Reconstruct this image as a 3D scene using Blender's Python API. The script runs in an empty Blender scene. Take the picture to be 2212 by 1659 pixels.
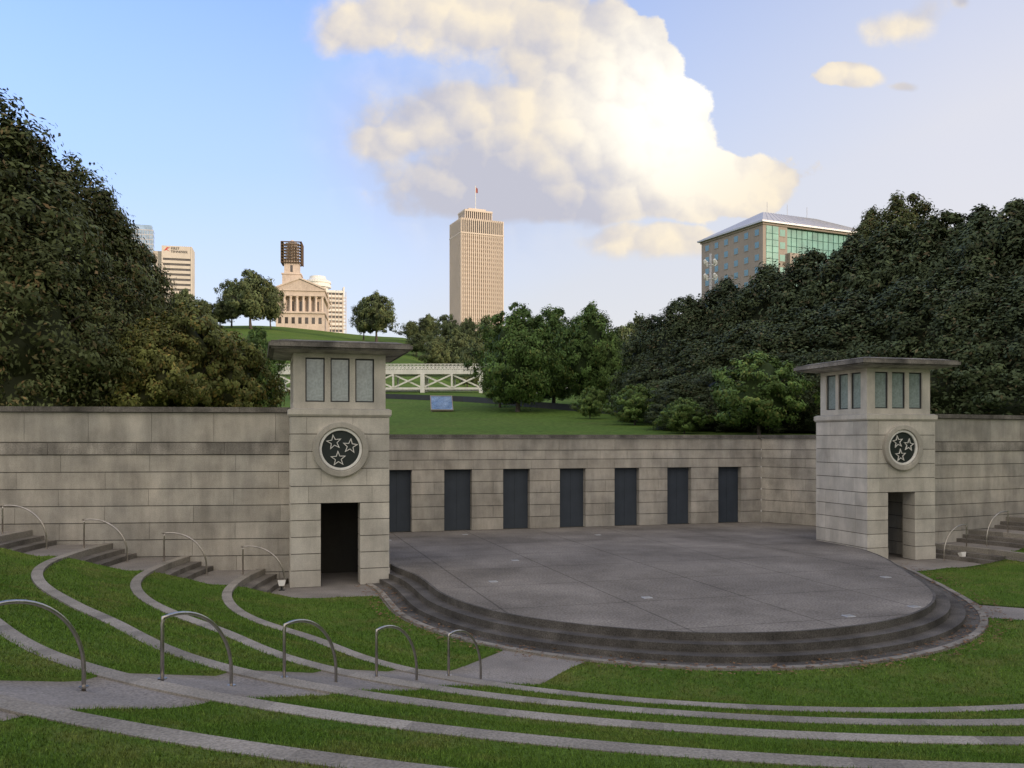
import bpy, math, random
import numpy as np
from math import sin,cos,pi,radians,asin,sqrt,atan2
from mathutils import Vector, Matrix, noise
random.seed(7); rng=np.random.default_rng(7)
scene=bpy.context.scene; COL=scene.collection
scene.view_settings.view_transform='Standard'; scene.view_settings.look='None'; scene.view_settings.exposure=0
TH=radians(16); OX,OY=4.3,28.15
CZ=4.2; FL=1916.; HZ=950.
def W(s,t): return (OX+cos(TH)*s-sin(TH)*t, OY+sin(TH)*s+cos(TH)*t)
def bx(u,Y): return (u-1106)/FL*Y          # x of a surveyed bearing at distance Y
def bz(v,Y): return CZ+(HZ-v)/FL*Y         # height of a surveyed elevation at distance Y
# ------------------------------------------------------------------ node helpers
def N(nt,typ,ins=None,**pr):
    n=nt.nodes.new(typ)
    for k,v in pr.items(): setattr(n,k,v)
    for k,v in (ins or {}).items():
        s=n.inputs[k]
        if isinstance(v,bpy.types.NodeSocket): nt.links.new(v,s)
        else: s.default_value=v
    return n
def MA(nt,op,a,b=None,c=None,clamp=False):
    n=nt.nodes.new('ShaderNodeMath'); n.operation=op; n.use_clamp=clamp
    for i,v in enumerate((a,b,c)):
        if v is None: continue
        if isinstance(v,bpy.types.NodeSocket): nt.links.new(v,n.inputs[i])
        else: n.inputs[i].default_value=v
    return n.outputs[0]
def VM(nt,op,a,b=None,scale=None):
    n=nt.nodes.new('ShaderNodeVectorMath'); n.operation=op
    for i,v in enumerate((a,b)):
        if v is None: continue
        if isinstance(v,bpy.types.NodeSocket): nt.links.new(v,n.inputs[i])
        else: n.inputs[i].default_value=v
    if scale is not None:
        if isinstance(scale,bpy.types.NodeSocket): nt.links.new(scale,n.inputs['Scale'])
        else: n.inputs['Scale'].default_value=scale
    return n.outputs['Value'] if op in('LENGTH','DISTANCE','DOT_PRODUCT') else n.outputs[0]
def MR(nt,v,a,b,c,d,smooth=False):
    n=N(nt,'ShaderNodeMapRange',{'Value':v,'From Min':a,'From Max':b,'To Min':c,'To Max':d})
    if smooth: n.interpolation_type='SMOOTHSTEP'
    return n.outputs['Result']
def MIX(nt,f,a,b,mode='MIX'):
    n=nt.nodes.new('ShaderNodeMix'); n.data_type='RGBA'; n.blend_type=mode
    for k,v in ((0,f),(6,a),(7,b)):
        if isinstance(v,bpy.types.NodeSocket): nt.links.new(v,n.inputs[k])
        else: n.inputs[k].default_value=(v if k==0 else (tuple(v)+(1,) if len(v)==3 else v))
    return n.outputs[2]
def NOI(nt,vec,scale,detail=4,rough=.55,dist=0):
    return N(nt,'ShaderNodeTexNoise',{'Vector':vec,'Scale':scale,'Detail':detail,'Roughness':rough,'Distortion':dist}).outputs[0]
def weather(name,col,col2=None,rough=.85,lo=.75,hi=1.15,scale=.8,speck=70,sa=.2,streak=.25,bump=.25,metal=0,joint=None,spec=.3,bscale=None):
    m=bpy.data.materials.new(name); m.use_nodes=True; nt=m.node_tree; nt.nodes.clear()
    co=N(nt,'ShaderNodeTexCoord').outputs['Object']
    a=MR(nt,NOI(nt,co,scale,5,.6),.3,.7,lo,hi)
    b=MR(nt,NOI(nt,co,speck,1,.6),.3,.7,1-sa,1+sa)
    v=MA(nt,'MULTIPLY',a,b)
    if streak>0:
        sv=VM(nt,'MULTIPLY',co,(1.5,1.5,.3))
        v=MA(nt,'MULTIPLY',v,MR(nt,NOI(nt,sv,1.3,4,.65),.35,.62,1-streak,1.04))
    t=N(nt,'ShaderNodeAttribute',attribute_name='tint').outputs['Fac']
    v=MA(nt,'MULTIPLY',v,t)
    if joint:
        sp=N(nt,'ShaderNodeSeparateXYZ',{0:co})
        for ax,off in ((0,joint[1]),(1,joint[2])):
            q=MA(nt,'PINGPONG',MA(nt,'ADD',sp.outputs[ax],off),joint[0]/2)
            v=MA(nt,'MULTIPLY',v,MR(nt,q,0.0,joint[3],joint[4],1))
    base=MIX(nt,MR(nt,NOI(nt,co,scale*.55,2),.35,.65,0,1),col,col2 or col)
    c=VM(nt,'SCALE',base,scale=v)
    bs=N(nt,'ShaderNodeBsdfPrincipled',{'Base Color':c,'Roughness':rough,'Metallic':metal,'Specular IOR Level':spec})
    if bump>0:
        h=NOI(nt,co,bscale or speck,2,.7)
        bp=N(nt,'ShaderNodeBump',{'Height':h,'Strength':bump,'Distance':.02}); nt.links.new(bp.outputs[0],bs.inputs['Normal'])
    N(nt,'ShaderNodeOutputMaterial',{'Surface':bs.outputs[0]})
    return m
M_stone=weather('stone_wall',(.51,.465,.39),(.40,.375,.325),lo=.68,hi=1.14,scale=1.0,speck=45,sa=.14,streak=.22,bump=.2)
M_tower=weather('tower_stone',(.61,.565,.48),(.52,.49,.425),lo=.77,hi=1.10,scale=1.1,speck=45,sa=.10,streak=.17,bump=.15)
M_cap=weather('stained_coping',(.12,.11,.095),(.22,.20,.175),lo=.5,hi=1.3,scale=1.6,speck=30,sa=.25,streak=.35,bump=.4)
M_roofc=weather('weathered_roof_concrete',(.14,.13,.115),(.28,.255,.22),lo=.45,hi=1.35,scale=1.8,speck=30,sa=.25,streak=.4,bump=.4)
M_band=weather('stained_band',(.25,.23,.20),(.42,.385,.33),lo=.55,hi=1.2,scale=1.2,speck=30,sa=.2,streak=.38)
M_kerb=weather('kerb_aggregate',(.325,.297,.255),(.255,.235,.20),lo=.8,hi=1.12,scale=1.2,speck=40,sa=.24,streak=0,bump=.4,spec=.1)
M_pave=weather('exposed_aggregate_paving',(.27,.247,.222),(.215,.197,.178),lo=.78,hi=1.15,scale=.9,speck=35,sa=.28,streak=0,bump=.4,spec=.1)
M_stage=weather('stage_concrete',(.25,.228,.20),(.175,.16,.142),lo=.66,hi=1.22,scale=.5,speck=20,sa=.3,streak=0,bump=.4,joint=(3.0,.7,.4,.035,.5),rough=1.,spec=.03)
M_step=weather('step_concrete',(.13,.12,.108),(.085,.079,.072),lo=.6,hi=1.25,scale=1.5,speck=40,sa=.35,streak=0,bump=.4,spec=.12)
M_white=weather('white_paint',(.78,.76,.70),lo=.9,hi=1.05,speck=20,sa=.04,streak=.06,bump=0,rough=.5)
M_cream=weather('cream_bridge_paint',(.84,.81,.73),lo=.9,hi=1.05,speck=20,sa=.04,streak=.08,bump=0,rough=.6)
M_cover=weather('cover_metal',(.45,.45,.44),lo=.8,hi=1.1,speck=20,sa=.1,streak=0,bump=0,rough=.4,metal=.3)
M_dark=weather('dark_metal',(.03,.032,.033),lo=.8,hi=1.2,sa=.1,streak=0,bump=0,rough=.5)
M_door=weather('slate_door_paint',(.052,.064,.080),(.044,.054,.068),lo=.85,hi=1.15,sa=.08,streak=.15,bump=.05,rough=.6)
M_steel=weather('brushed_steel',(.52,.48,.43),lo=.7,hi=1.15,scale=4,sa=.12,streak=0,bump=.05,metal=1,rough=.3)
M_pane=weather('dusty_pane',(.40,.47,.46),(.27,.33,.33),lo=.65,hi=1.2,scale=1.8,speck=14,sa=.12,streak=.35,bump=0,rough=.08,spec=.9)
M_disc=weather('disc_dark_green',(.02,.027,.025),lo=.7,hi=1.2,sa=.1,streak=0,bump=0,rough=.5)
M_bark=weather('bark',(.09,.075,.06),lo=.6,hi=1.3,scale=3,speck=25,sa=.3,streak=.2,bump=.6)
M_beige=weather('office_precast',(.62,.53,.45),lo=.95,hi=1.04,scale=.05,speck=2,sa=.03,streak=.03,bump=0)
M_lime=weather('limestone',(.61,.51,.43),lo=.85,hi=1.1,scale=.2,speck=2,sa=.08,streak=.1,bump=0)
M_grey=weather('grey_precast',(.33,.285,.245),lo=.9,hi=1.08,scale=.1,speck=3,sa=.06,streak=.08,bump=0)
M_roofm=weather('standing_seam_metal',(.50,.50,.52),lo=.92,hi=1.05,scale=.1,speck=2,sa=.03,streak=0,bump=0,rough=.45,metal=.2)
M_glassd=weather('dark_window_glass',(.07,.06,.055),lo=.6,hi=1.4,scale=.3,speck=.5,sa=.3,streak=0,bump=0,rough=.15,spec=.7)
M_teal=weather('teal_window_glass',(.13,.34,.28),(.10,.27,.24),lo=.75,hi=1.25,scale=.25,speck=.4,sa=.15,streak=0,bump=0,rough=.12,spec=.8)
M_bluew=weather('blue_green_window_glass',(.13,.27,.33),(.10,.22,.29),lo=.75,hi=1.25,scale=.25,speck=.4,sa=.15,streak=0,bump=0,rough=.12,spec=.8)
M_blueg=weather('blue_window_glass',(.25,.36,.50),lo=.8,hi=1.2,scale=.2,speck=.4,sa=.15,streak=0,bump=0,rough=.15,spec=.7)
M_red=weather('red_sign_paint',(.55,.05,.04),sa=.03,streak=0,bump=0)
M_flag=weather('faded_flag_cloth',(.34,.10,.09),sa=.03,streak=0,bump=0)
M_blk=weather('black_sign_paint',(.02,.02,.03),sa=.03,streak=0,bump=0)
M_scaf=weather('scaffold_brown',(.13,.09,.06),lo=.8,hi=1.2,sa=.1,streak=0,bump=0)
M_panel=weather('panel_blue',(.15,.25,.43),(.24,.33,.48),lo=.8,hi=1.15,scale=2,speck=8,sa=.2,streak=0,bump=0,rough=.5)
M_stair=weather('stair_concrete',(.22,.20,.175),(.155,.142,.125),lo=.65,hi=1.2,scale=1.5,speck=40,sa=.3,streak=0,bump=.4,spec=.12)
def grass_mat(name,c1,c2,dry,dryamt=.5,sc=1.):
    m=bpy.data.materials.new(name); m.use_nodes=True; nt=m.node_tree; nt.nodes.clear()
    co=N(nt,'ShaderNodeTexCoord').outputs['Object']
    a=MR(nt,NOI(nt,co,.5*sc,4,.6),.35,.65,0,1)
    c=MIX(nt,a,c1,c2)
    d=MR(nt,NOI(nt,VM(nt,'ADD',co,(31,7,0)),.9*sc,5,.7),.48,.72,0,dryamt)
    c=MIX(nt,d,c,dry)
    f=MR(nt,NOI(nt,co,28*sc,3,.7),.3,.7,.6,1.4)
    t=N(nt,'ShaderNodeAttribute',attribute_name='tint').outputs['Fac']
    c=VM(nt,'SCALE',c,scale=MA(nt,'MULTIPLY',f,t))
    bs=N(nt,'ShaderNodeBsdfPrincipled',{'Base Color':c,'Roughness':.95,'Specular IOR Level':.03})
    bp=N(nt,'ShaderNodeBump',{'Height':NOI(nt,co,35*sc,2,.7),'Strength':.6,'Distance':.05}); nt.links.new(bp.outputs[0],bs.inputs['Normal'])
    N(nt,'ShaderNodeOutputMaterial',{'Surface':bs.outputs[0]}); return m
M_grass=grass_mat('lawn_grass',(.105,.165,.032),(.072,.13,.023),(.19,.16,.06),.55)
M_blade=grass_mat('grass_blades',(.13,.215,.038),(.09,.17,.027),(.24,.20,.08),.55)
M_hill=grass_mat('hill_grass',(.105,.165,.034),(.075,.13,.026),(.15,.145,.05),.4,.12)
def leaf_mat(name,c1,c2,brown,rough=.55,spec=.2):
    m=bpy.data.materials.new(name); m.use_nodes=True; nt=m.node_tree; nt.nodes.clear()
    t=N(nt,'ShaderNodeAttribute',attribute_name='tint').outputs['Fac']
    b=N(nt,'ShaderNodeAttribute',attribute_name='brown').outputs['Fac']
    rnd=N(nt,'ShaderNodeObjectInfo').outputs['Random']
    c=MIX(nt,rnd,c1,c2)
    c=MIX(nt,b,c,brown)
    c=VM(nt,'SCALE',c,scale=t)
    bs=N(nt,'ShaderNodeBsdfPrincipled',{'Base Color':c,'Roughness':rough,'Specular IOR Level':spec})
    N(nt,'ShaderNodeOutputMaterial',{'Surface':bs.outputs[0]}); return m
L_mag=leaf_mat('magnolia_leaves',(.095,.108,.038),(.082,.10,.038),(.18,.115,.05),spec=.12)
L_magd=leaf_mat('dark_magnolia_leaves',(.064,.083,.036),(.054,.072,.034),(.11,.085,.046),spec=.12)
L_green=leaf_mat('green_leaves',(.078,.132,.034),(.10,.158,.042),(.14,.15,.04),spec=.12)
L_yel=leaf_mat('dogwood_leaves',(.125,.132,.032),(.10,.12,.032),(.22,.15,.04),.6)
L_far=leaf_mat('distant_leaves',(.075,.10,.042),(.095,.12,.048),(.12,.12,.04),.7)
# ------------------------------------------------------------------ mesh helpers
class MB:
    def __init__(s): s.v=[];s.f=[];s.c=[];s.m=[];s.M=None
    def add(s,vs,fs,c=1.,m=0):
        o=len(s.v)
        for p in vs:
            p=Vector(p)
            s.v.append(tuple(s.M@p) if s.M is not None else tuple(p))
        for f in fs: s.f.append([i+o for i in f]); s.c.append(c); s.m.append(m)
    def box(s,x0,x1,y0,y1,z0,z1,c=1.,m=0):
        s.add([(x0,y0,z0),(x1,y0,z0),(x1,y1,z0),(x0,y1,z0),(x0,y0,z1),(x1,y0,z1),(x1,y1,z1),(x0,y1,z1)],
              [(0,3,2,1),(4,5,6,7),(0,1,5,4),(1,2,6,5),(2,3,7,6),(3,0,4,7)],c,m)
    def fru(s,a0,b0,z0,a1,b1,z1,c=1.,m=0,cx=0,cy=0):
        s.add([(cx-a0,cy-b0,z0),(cx+a0,cy-b0,z0),(cx+a0,cy+b0,z0),(cx-a0,cy+b0,z0),(cx-a1,cy-b1,z1),(cx+a1,cy-b1,z1),(cx+a1,cy+b1,z1),(cx-a1,cy+b1,z1)],
              [(0,3,2,1),(4,5,6,7),(0,1,5,4),(1,2,6,5),(2,3,7,6),(3,0,4,7)],c,m)
    def tube(s,pts,r,n=8,c=1.,m=0,caps=True):
        pts=[Vector(p) for p in pts]; rs=r if hasattr(r,'__len__') else [r]*len(pts)
        vs=[];fs=[]; ref=None
        for i,p in enumerate(pts):
            d=(pts[min(i+1,len(pts)-1)]-pts[max(i-1,0)]).normalized()
            if ref is None: ref=d.orthogonal().normalized()
            ref=(ref-d*ref.dot(d)).normalized(); b=d.cross(ref)
            for k in range(n):
                a=2*pi*k/n; vs.append(p+(ref*cos(a)+b*sin(a))*rs[i])
        for i in range(len(pts)-1):
            for k in range(n): fs.append((i*n+k,i*n+(k+1)%n,(i+1)*n+(k+1)%n,(i+1)*n+k))
        if caps: fs.append(tuple(range(n))[::-1]); fs.append(tuple(range((len(pts)-1)*n,len(pts)*n)))
        s.add(vs,fs,c,m)
    def prism(s,poly,z0,z1,c=1.,m=0):
        n=len(poly); vs=[(x,y,z0) for x,y in poly]+[(x,y,z1) for x,y in poly]
        fs=[tuple(range(n))[::-1],tuple(range(n,2*n))]+[(i,(i+1)%n,n+(i+1)%n,n+i) for i in range(n)]
        s.add(vs,fs,c,m)
    def ring(s,rin,rout,a0,a1,z0,z1,n=96,cen=(0,0),c=1.,m=0,seg=0,top=True,inner=True,outer=True,ends=True):
        A=[];
        for i in range(n+1):
            f=i/n; row=[]
            for rf in (rin,rout):
                am=(a0(12) +(a1(12)-a0(12))*f)
                r=rf(am); a=a0(r)+(a1(r)-a0(r))*f; r=rf(a)
                row.append((cen[0]+r*cos(a),cen[1]+r*sin(a)))
            A.append(row)
        for i in range(n):
            cc=c
            if seg:
                random.seed(int(i//seg)*17+int(z1*100)); cc=c*random.uniform(.88,1.1)
                if i%seg==0: cc*=.85
            (p,q),(p2,q2)=A[i],A[i+1]
            if top: s.add([(*p,z1),(*q,z1),(*q2,z1),(*p2,z1)],[(0,1,2,3)],cc,m)
            if inner: s.add([(*p,z0),(*p,z1),(*p2,z1),(*p2,z0)],[(0,1,2,3)],cc,m)
            if outer: s.add([(*q,z0),(*q2,z0),(*q2,z1),(*q,z1)],[(0,1,2,3)],cc,m)
        if ends:
            for p,q in (A[0],A[-1]): s.add([(*p,z0),(*q,z0),(*q,z1),(*p,z1)],[(0,1,2,3)],c,m)
    def mesh(s,name,mats):
        me=bpy.data.meshes.new(name); me.from_pydata(s.v,[],s.f)
        for mt in (mats if isinstance(mats,(list,tuple)) else [mats]): me.materials.append(mt)
        me.polygons.foreach_set('material_index',s.m)
        at=me.attributes.new('tint','FLOAT','FACE'); at.data.foreach_set('value',s.c)
        me.update(); return me
    def obj(s,name,mats,parent=None,loc=(0,0,0),rz=0,**kw):
        return mkobj(name,s.mesh(name,mats),parent,loc,rz,**kw)
def mkobj(name,data,parent=None,loc=(0,0,0),rz=0,**kw):
    o=bpy.data.objects.new(name,data); COL.objects.link(o)
    o.location=loc; o.rotation_euler=(0,0,rz)
    if parent: o.parent=parent
    for k,v in kw.items(): o[k]=v
    return o
def np_mesh(name,V,Fc,mats,attrs):
    me=bpy.data.meshes.new(name); me.vertices.add(len(V)); me.vertices.foreach_set('co',np.ascontiguousarray(V,dtype=np.float32).ravel())
    k=Fc.shape[1]; me.loops.add(Fc.size); me.loops.foreach_set('vertex_index',Fc.astype(np.int32).ravel())
    me.polygons.add(len(Fc)); me.polygons.foreach_set('loop_start',np.arange(0,Fc.size,k,dtype=np.int32))
    me.update(calc_edges=True)
    for mt in mats: me.materials.append(mt)
    for n,a in attrs.items():
        at=me.attributes.new(n,'FLOAT','FACE'); at.data.foreach_set('value',np.asarray(a,dtype=np.float32))
    return me
def sstep(a,b,x):
    x=np.clip((x-a)/(b-a),0,1); return x*x*(3-2*x)
# ------------------------------------------------------------------ terrain
def terr(x,y):
    x=np.asarray(x,float); y=np.asarray(y,float)
    s=(x-OX)*cos(TH)+(y-OY)*sin(TH); t=-(x-OX)*sin(TH)+(y-OY)*cos(TH)
    lo=np.interp(y,[-50,40,46,70,90,130,400,2500],[4.3,4.35,4.5,6.0,8.0,11.2,13,13])
    hi=np.interp(y,[-50,40,46,70,90,130,170,250,400,500,620,2500],[4.3,4.35,4.5,6.0,8.0,11.2,15,26,53,69.5,70,40])
    ra=x/np.maximum(y,30)
    g=1-.13*sstep(-.30,-.12,ra)-.87*sstep(-.13,.05,ra)
    z=lo+(hi-lo)*g
    z=2.8+(z-2.8)*sstep(-3,3,t)
    z=z+36*sstep(58,82,x)*(1-sstep(70,92,y))*sstep(-180,-120,y)  # unseen ridge added off to the right to block the low sun
    return z
poly=[(60,9.8),(30,4.6),(11.9,1.35),(11.9,7.1),(10.3,10.2),(-10.3,10.2),(-11.9,7.1),(-11.9,1.35),(-30,4.6),(-60,9.8)]
CEN=(0,-3.5)
def rin(phi):
    dx,dy=cos(phi),sin(phi); best=None
    for (x1,y1),(x2,y2) in zip(poly,poly[1:]):
        ex,ey=x2-x1,y2-y1; den=dx*ey-dy*ex
        if abs(den)<1e-9: continue
        ax,ay=x1-CEN[0],y1-CEN[1]
        r=(ax*ey-ay*ex)/den; k=(ax*dy-ay*dx)/den
        if r>0 and -1e-6<=k<=1+1e-6: best=r if best is None else min(best,r)
    return best
NA=540; rows=[0,.3,.8,1.5,2.5,4,6,8,10,13,16,20,24,28,33,38,44,50,57,65,74,84,95,107,120,135,150,170,190,215,240,270,300,340,380,420,460,500,550,620,700,850,1100,1500,2200,3500]
V=np.zeros((NA,len(rows),3))
for i in range(NA):
    ph=2*pi*i/NA; deg=math.degrees(ph)
    d=deg if deg<=90 else (180-deg if deg<=270 else deg-360)
    r=rin(ph) if d>14 else None
    if r is None: r=25.4+ max(0,(d+6)/20)*5.9 if d>-6 else 25.4
    rr=r+np.array(rows)
    s=CEN[0]+rr*cos(ph); t=CEN[1]+rr*sin(ph)
    x=OX+cos(TH)*s-sin(TH)*t; y=OY+sin(TH)*s+cos(TH)*t
    V[i,:,0]=x;V[i,:,1]=y;V[i,:,2]=terr(x,y)
idx=np.arange(NA*len(rows)).reshape(NA,len(rows)); nx=np.roll(idx,-1,axis=0)
Fc=np.stack([idx[:,:-1],idx[:,1:],nx[:,1:],nx[:,:-1]],-1).reshape(-1,4)
me=np_mesh('ground',V.reshape(-1,3),Fc,[M_hill],{'tint':np.ones(len(Fc))}); me.shade_smooth()
mkobj('ground',me,kind='structure',label='grassy parkland rising to a wooded hill behind the theatre',category='ground')
# ------------------------------------------------------------------ amphitheatre bowl (local frame s,t)
LOC=(*W(0,-3.5),0)
def O(mb,name,mats,**kw): return mb.obj(name,mats,loc=LOC,rz=TH,**kw)
D10=radians(10)
def phw(r): return D10+asin(min(1,2.75/r))
def phl(r): return D10-asin(min(1,.335/r))
def phr(r): return D10+asin(min(1,1.55/r))
HWD=.92
def AL(r): return radians(223.0+.16*(r-12.3))
def AR(r): return 3*pi-AL(r)
def dl(r): return asin(min(1,HWD/r))
wl=lambda r: pi-phw(r); wr=lambda r: 2*pi+phw(r)
ll=lambda r: pi-phl(r); lr=lambda r: 2*pi+phl(r)
RR=[12.3,14.1,15.92,17.8,19.75,21.75,23.7,25.6]; ZZ=[.4*(i+1) for i in range(7)]
KW=.22
C=lambda k:(lambda a:k)
def ext(i,a):      # the rows straighten towards the side walls
    d=math.degrees(a); d=d if d<270 else 540-d
    return (.25+.30*i)*float(1-sstep(173,197,d))-.38*math.exp(-((d-205)/10.)**2)
def RF(i,off): return (lambda a: RR[i]+off+ext(i,a)) if i<7 else (lambda a:25.9+off)
b=MB(); b.prism([(13.2*cos(2*pi*i/96),13.2*sin(2*pi*i/96)) for i in range(96)],-.3,0)
O(b,'pavement',M_pave,kind='structure',label='flat exposed aggregate paving around the stage',category='pavement')
lawns=[];ramps=[]
for i in range(7):
    z=ZZ[i]
    b=MB(); b.ring(RF(i,0),RF(i+1,0),wl,wr,z-.42,z,n=150,outer=False,ends=False)
    to=O(b,'terrace',M_pave,kind='structure',label='curved seating terrace paved in grey aggregate concrete',category='terrace')
    b=MB(); b.ring(RF(i,-.012),RF(i,KW),wl,wr,z-.14,z+.03,n=180,seg=5,outer=True)
    b.obj('kerb',M_kerb,parent=to,label='pale curved concrete kerb edging the lawn step')
    for a0,a1 in ((ll,lambda r:AL(r)-dl(r)),(lambda r:AL(r)+dl(r),lambda r:AR(r)-dl(r)),(lambda r:AR(r)+dl(r),lr)):
        lawns.append((RF(i,KW+.005),RF(i+1,-.02),a0,a1,z,.36,8))
    for ac in (AL,AR): ramps.append((RF(i,KW+.003),RF(i+1,-.014),(lambda r,ac=ac:ac(r)-dl(r)),(lambda r,ac=ac:ac(r)+dl(r)),z+.008,.38,8))
# stage outline
ang=np.array([149,155,165,177.6,198.9,213.9,231.7,245.9,260,278.7,295,312,327,342,358,372,386.8])
rad=np.array([8.75,7.9,7.15,6.9,7.05,7.24,7.35,7.45,7.34,7.02,6.74,6.48,6.34,6.42,7.0,8.2,9.96])
aa=np.linspace(140,396,513); r_=np.interp(aa,ang,rad); ker=np.hanning(41); ker/=ker.sum()
r_s=np.convolve(np.pad(r_,20,mode='edge'),ker,'valid')
A0,A1=radians(149),radians(386.8); SC=(-.69,0)
def rst(off): return lambda a: float(np.interp(math.degrees(a),aa,r_s))+off
def st_in(a):
    r=rst(1.16)(a); x=SC[0]+r*cos(a); y=SC[1]+r*sin(a); return sqrt(x*x+y*y),atan2(y,x)%(2*pi)
tab=sorted([(st_in(a)[1] if st_in(a)[1]>pi*.6 else st_in(a)[1]+2*pi,st_in(a)[0]) for a in np.linspace(A0,A1,200)])
tx=[p[0] for p in tab]; ty=[p[1] for p in tab]
gut=lambda a: float(np.interp(a,tx,ty))
for a0,a1,dz in ((lambda r:ll(12),lambda r:AL(r)-dl(r),.36),(lambda r:AL(r)+dl(r),lambda r:AR(r)-dl(r),.36),(lambda r:AR(r)+dl(r),lambda r:lr(12),.14)):
    lawns.append((gut,RF(0,-.02),a0,a1,0.0,dz,16))
for ac in (AL,AR): ramps.append((C(10.4),RF(0,-.013),(lambda r,ac=ac:ac(r)-dl(r)),(lambda r,ac=ac:ac(r)+dl(r)),0.008,.38,8))
def strip(rn,rx,a0,a1,z,dz,na,nr,grass):
    P_=np.zeros((na+1,nr+1,3))
    for i in range(na+1):
        for j in range(nr+1):
            f=i/na; am=a0(12)+(a1(12)-a0(12))*f
            ri=rn(am); rxx=rx(am)
            r=ri+(rxx-ri)*j/nr; a=a0(r)+(a1(r)-a0(r))*f
            lift=dz*min(1,max(0,(r-(rxx-1.45))/1.45))
            g=(.02+(.03*noise.noise((r*cos(a)*1.3,r*sin(a)*1.3,z))+.012 if min(j,nr-j)>0 else 0)) if grass else 0
            P_[i,j]=(r*cos(a),r*sin(a),z+lift+g)
    return P_
def strip_obj(P_,name,mat,z,label,cat):
    na,nr=P_.shape[0]-1,P_.shape[1]-1
    V=P_.reshape(-1,3); idx=np.arange((na+1)*(nr+1)).reshape(na+1,nr+1)
    Fc=np.stack([idx[:-1,:-1],idx[:-1,1:],idx[1:,1:],idx[1:,:-1]],-1).reshape(-1,4)
    for e in (idx[0],idx[-1]):
        o=len(V); S_=V[e].copy(); S_[:,2]=z-.05; V=np.concatenate([V,S_]); k=np.arange(len(e)-1)
        Fc=np.concatenate([Fc,np.stack([e[:-1],e[1:],o+k+1,o+k],-1)])
    me=np_mesh(name,V,Fc,[mat],{'tint':np.ones(len(Fc))})
    mkobj(name,me,loc=LOC,rz=TH,kind='structure',label=label,category=cat)
blv=[]
for (rn,rx,a0,a1,z,dz,nr) in ramps:
    P_=strip(rn,rx,a0,a1,z,dz,4,nr,False); strip_obj(P_,'path',M_pave,z,'sloping aggregate path between lawn strips','path')
for (rn,rx,a0,a1,z,dz,nr) in lawns:
    span=(a1(12)-a0(12))*12; na=max(8,int(span/.4))
    P_=strip(rn,rx,a0,a1,z,dz,na,nr,True)
    strip_obj(P_,'lawn',M_grass,z,'curved strip of mown grass between kerbs','lawn')
    c00=P_[:-1,:-1].reshape(-1,3);c10=P_[1:,:-1].reshape(-1,3);c01=P_[:-1,1:].reshape(-1,3);c11=P_[1:,1:].reshape(-1,3)
    area=np.linalg.norm(np.cross(c10-c00,c01-c00),axis=1)
    cm=(c00+c11)/2; wx=LOC[0]+cos(TH)*cm[:,0]-sin(TH)*cm[:,1]; wy=LOC[1]+sin(TH)*cm[:,0]+cos(TH)*cm[:,1]
    dist=np.sqrt(wx**2+wy**2); vis=(wy>2.5)&(np.abs(wx)<.66*wy+1.5)
    dens=np.clip(2800*(7/np.maximum(dist,5))**1.7,60,3600)*vis
    cnt=rng.poisson(area*dens); ii=np.repeat(np.arange(len(cnt)),cnt)
    u=rng.random(len(ii))[:,None]; v=rng.random(len(ii))[:,None]
    p=(c00[ii]*(1-u)+c10[ii]*u)*(1-v)+(c01[ii]*(1-u)+c11[ii]*u)*v
    blv.append(np.concatenate([p,dist[ii][:,None]],1))
B=np.concatenate(blv); n=len(B); print('blades',n)
sc=np.clip(B[:,3]/9,.9,2.0); h=rng.uniform(.014,.045,n)*np.sqrt(sc); wd=rng.uniform(.003,.006,n)*sc; a=rng.uniform(0,2*pi,n); la=rng.uniform(0,2*pi,n); le=h*rng.uniform(.1,.9,n)
p=B[:,:3]; dx=np.stack([np.cos(a)*wd,np.sin(a)*wd,np.zeros(n)],1)
tip=p+np.stack([np.cos(la)*le,np.sin(la)*le,h],1)
V=np.stack([p-dx,p+dx,tip],1).reshape(-1,3)
me=np_mesh('grass_blades',V,np.arange(3*n).reshape(-1,3),[M_blade],{'tint':rng.uniform(.6,1.4,n)})
mkobj('grass',me,loc=LOC,rz=TH,kind='stuff',label='short mown grass blades covering the lawn strips',category='grass')
def stair(a0,a1,i,lab):
    b=MB(); zb=ZZ[i]-.4
    for k in (1,2):
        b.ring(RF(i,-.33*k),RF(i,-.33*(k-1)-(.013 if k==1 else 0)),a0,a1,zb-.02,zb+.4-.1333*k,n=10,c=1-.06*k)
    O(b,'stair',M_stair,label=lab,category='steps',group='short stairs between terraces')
for i in range(6):
    stair(wl,ll,i,'weathered concrete steps beside the stone wall')
    if i<3: stair(lr,wr,i,'weathered concrete steps beside the stone wall')
# stage
b=MB(); front=[]
for i in range(121):
    a=A0+(A1-A0)*i/120; r=rst(0)(a); front.append((SC[0]+r*cos(a),SC[1]+r*sin(a)))
q=3.5
pl=front+[(8.22,1.2+q),(8.22,2.95+q),(11.6,2.95+q),(11.6,7+q),(10.2,9.95+q),(-10.2,9.95+q),(-11.6,7+q),(-11.6,2.95+q),(-8.22,2.95+q),(-8.22,1.2+q)]
pl=[p for j,p in enumerate(pl) if not (j<121 and abs(p[0])>8.2)]
b.prism(pl,.02,.45)
st=O(b,'stage',M_stage,label='low rounded concrete stage with curved front steps',category='stage')
for k in (1,2):
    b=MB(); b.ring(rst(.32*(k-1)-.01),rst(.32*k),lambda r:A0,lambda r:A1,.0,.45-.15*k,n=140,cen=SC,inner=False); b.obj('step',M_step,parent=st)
b=MB(); b.ring(rst(-.06),rst(.006),lambda r:A0,lambda r:A1,.2,.456,n=140,cen=SC,inner=False); b.obj('nosing',M_step,parent=st)
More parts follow.
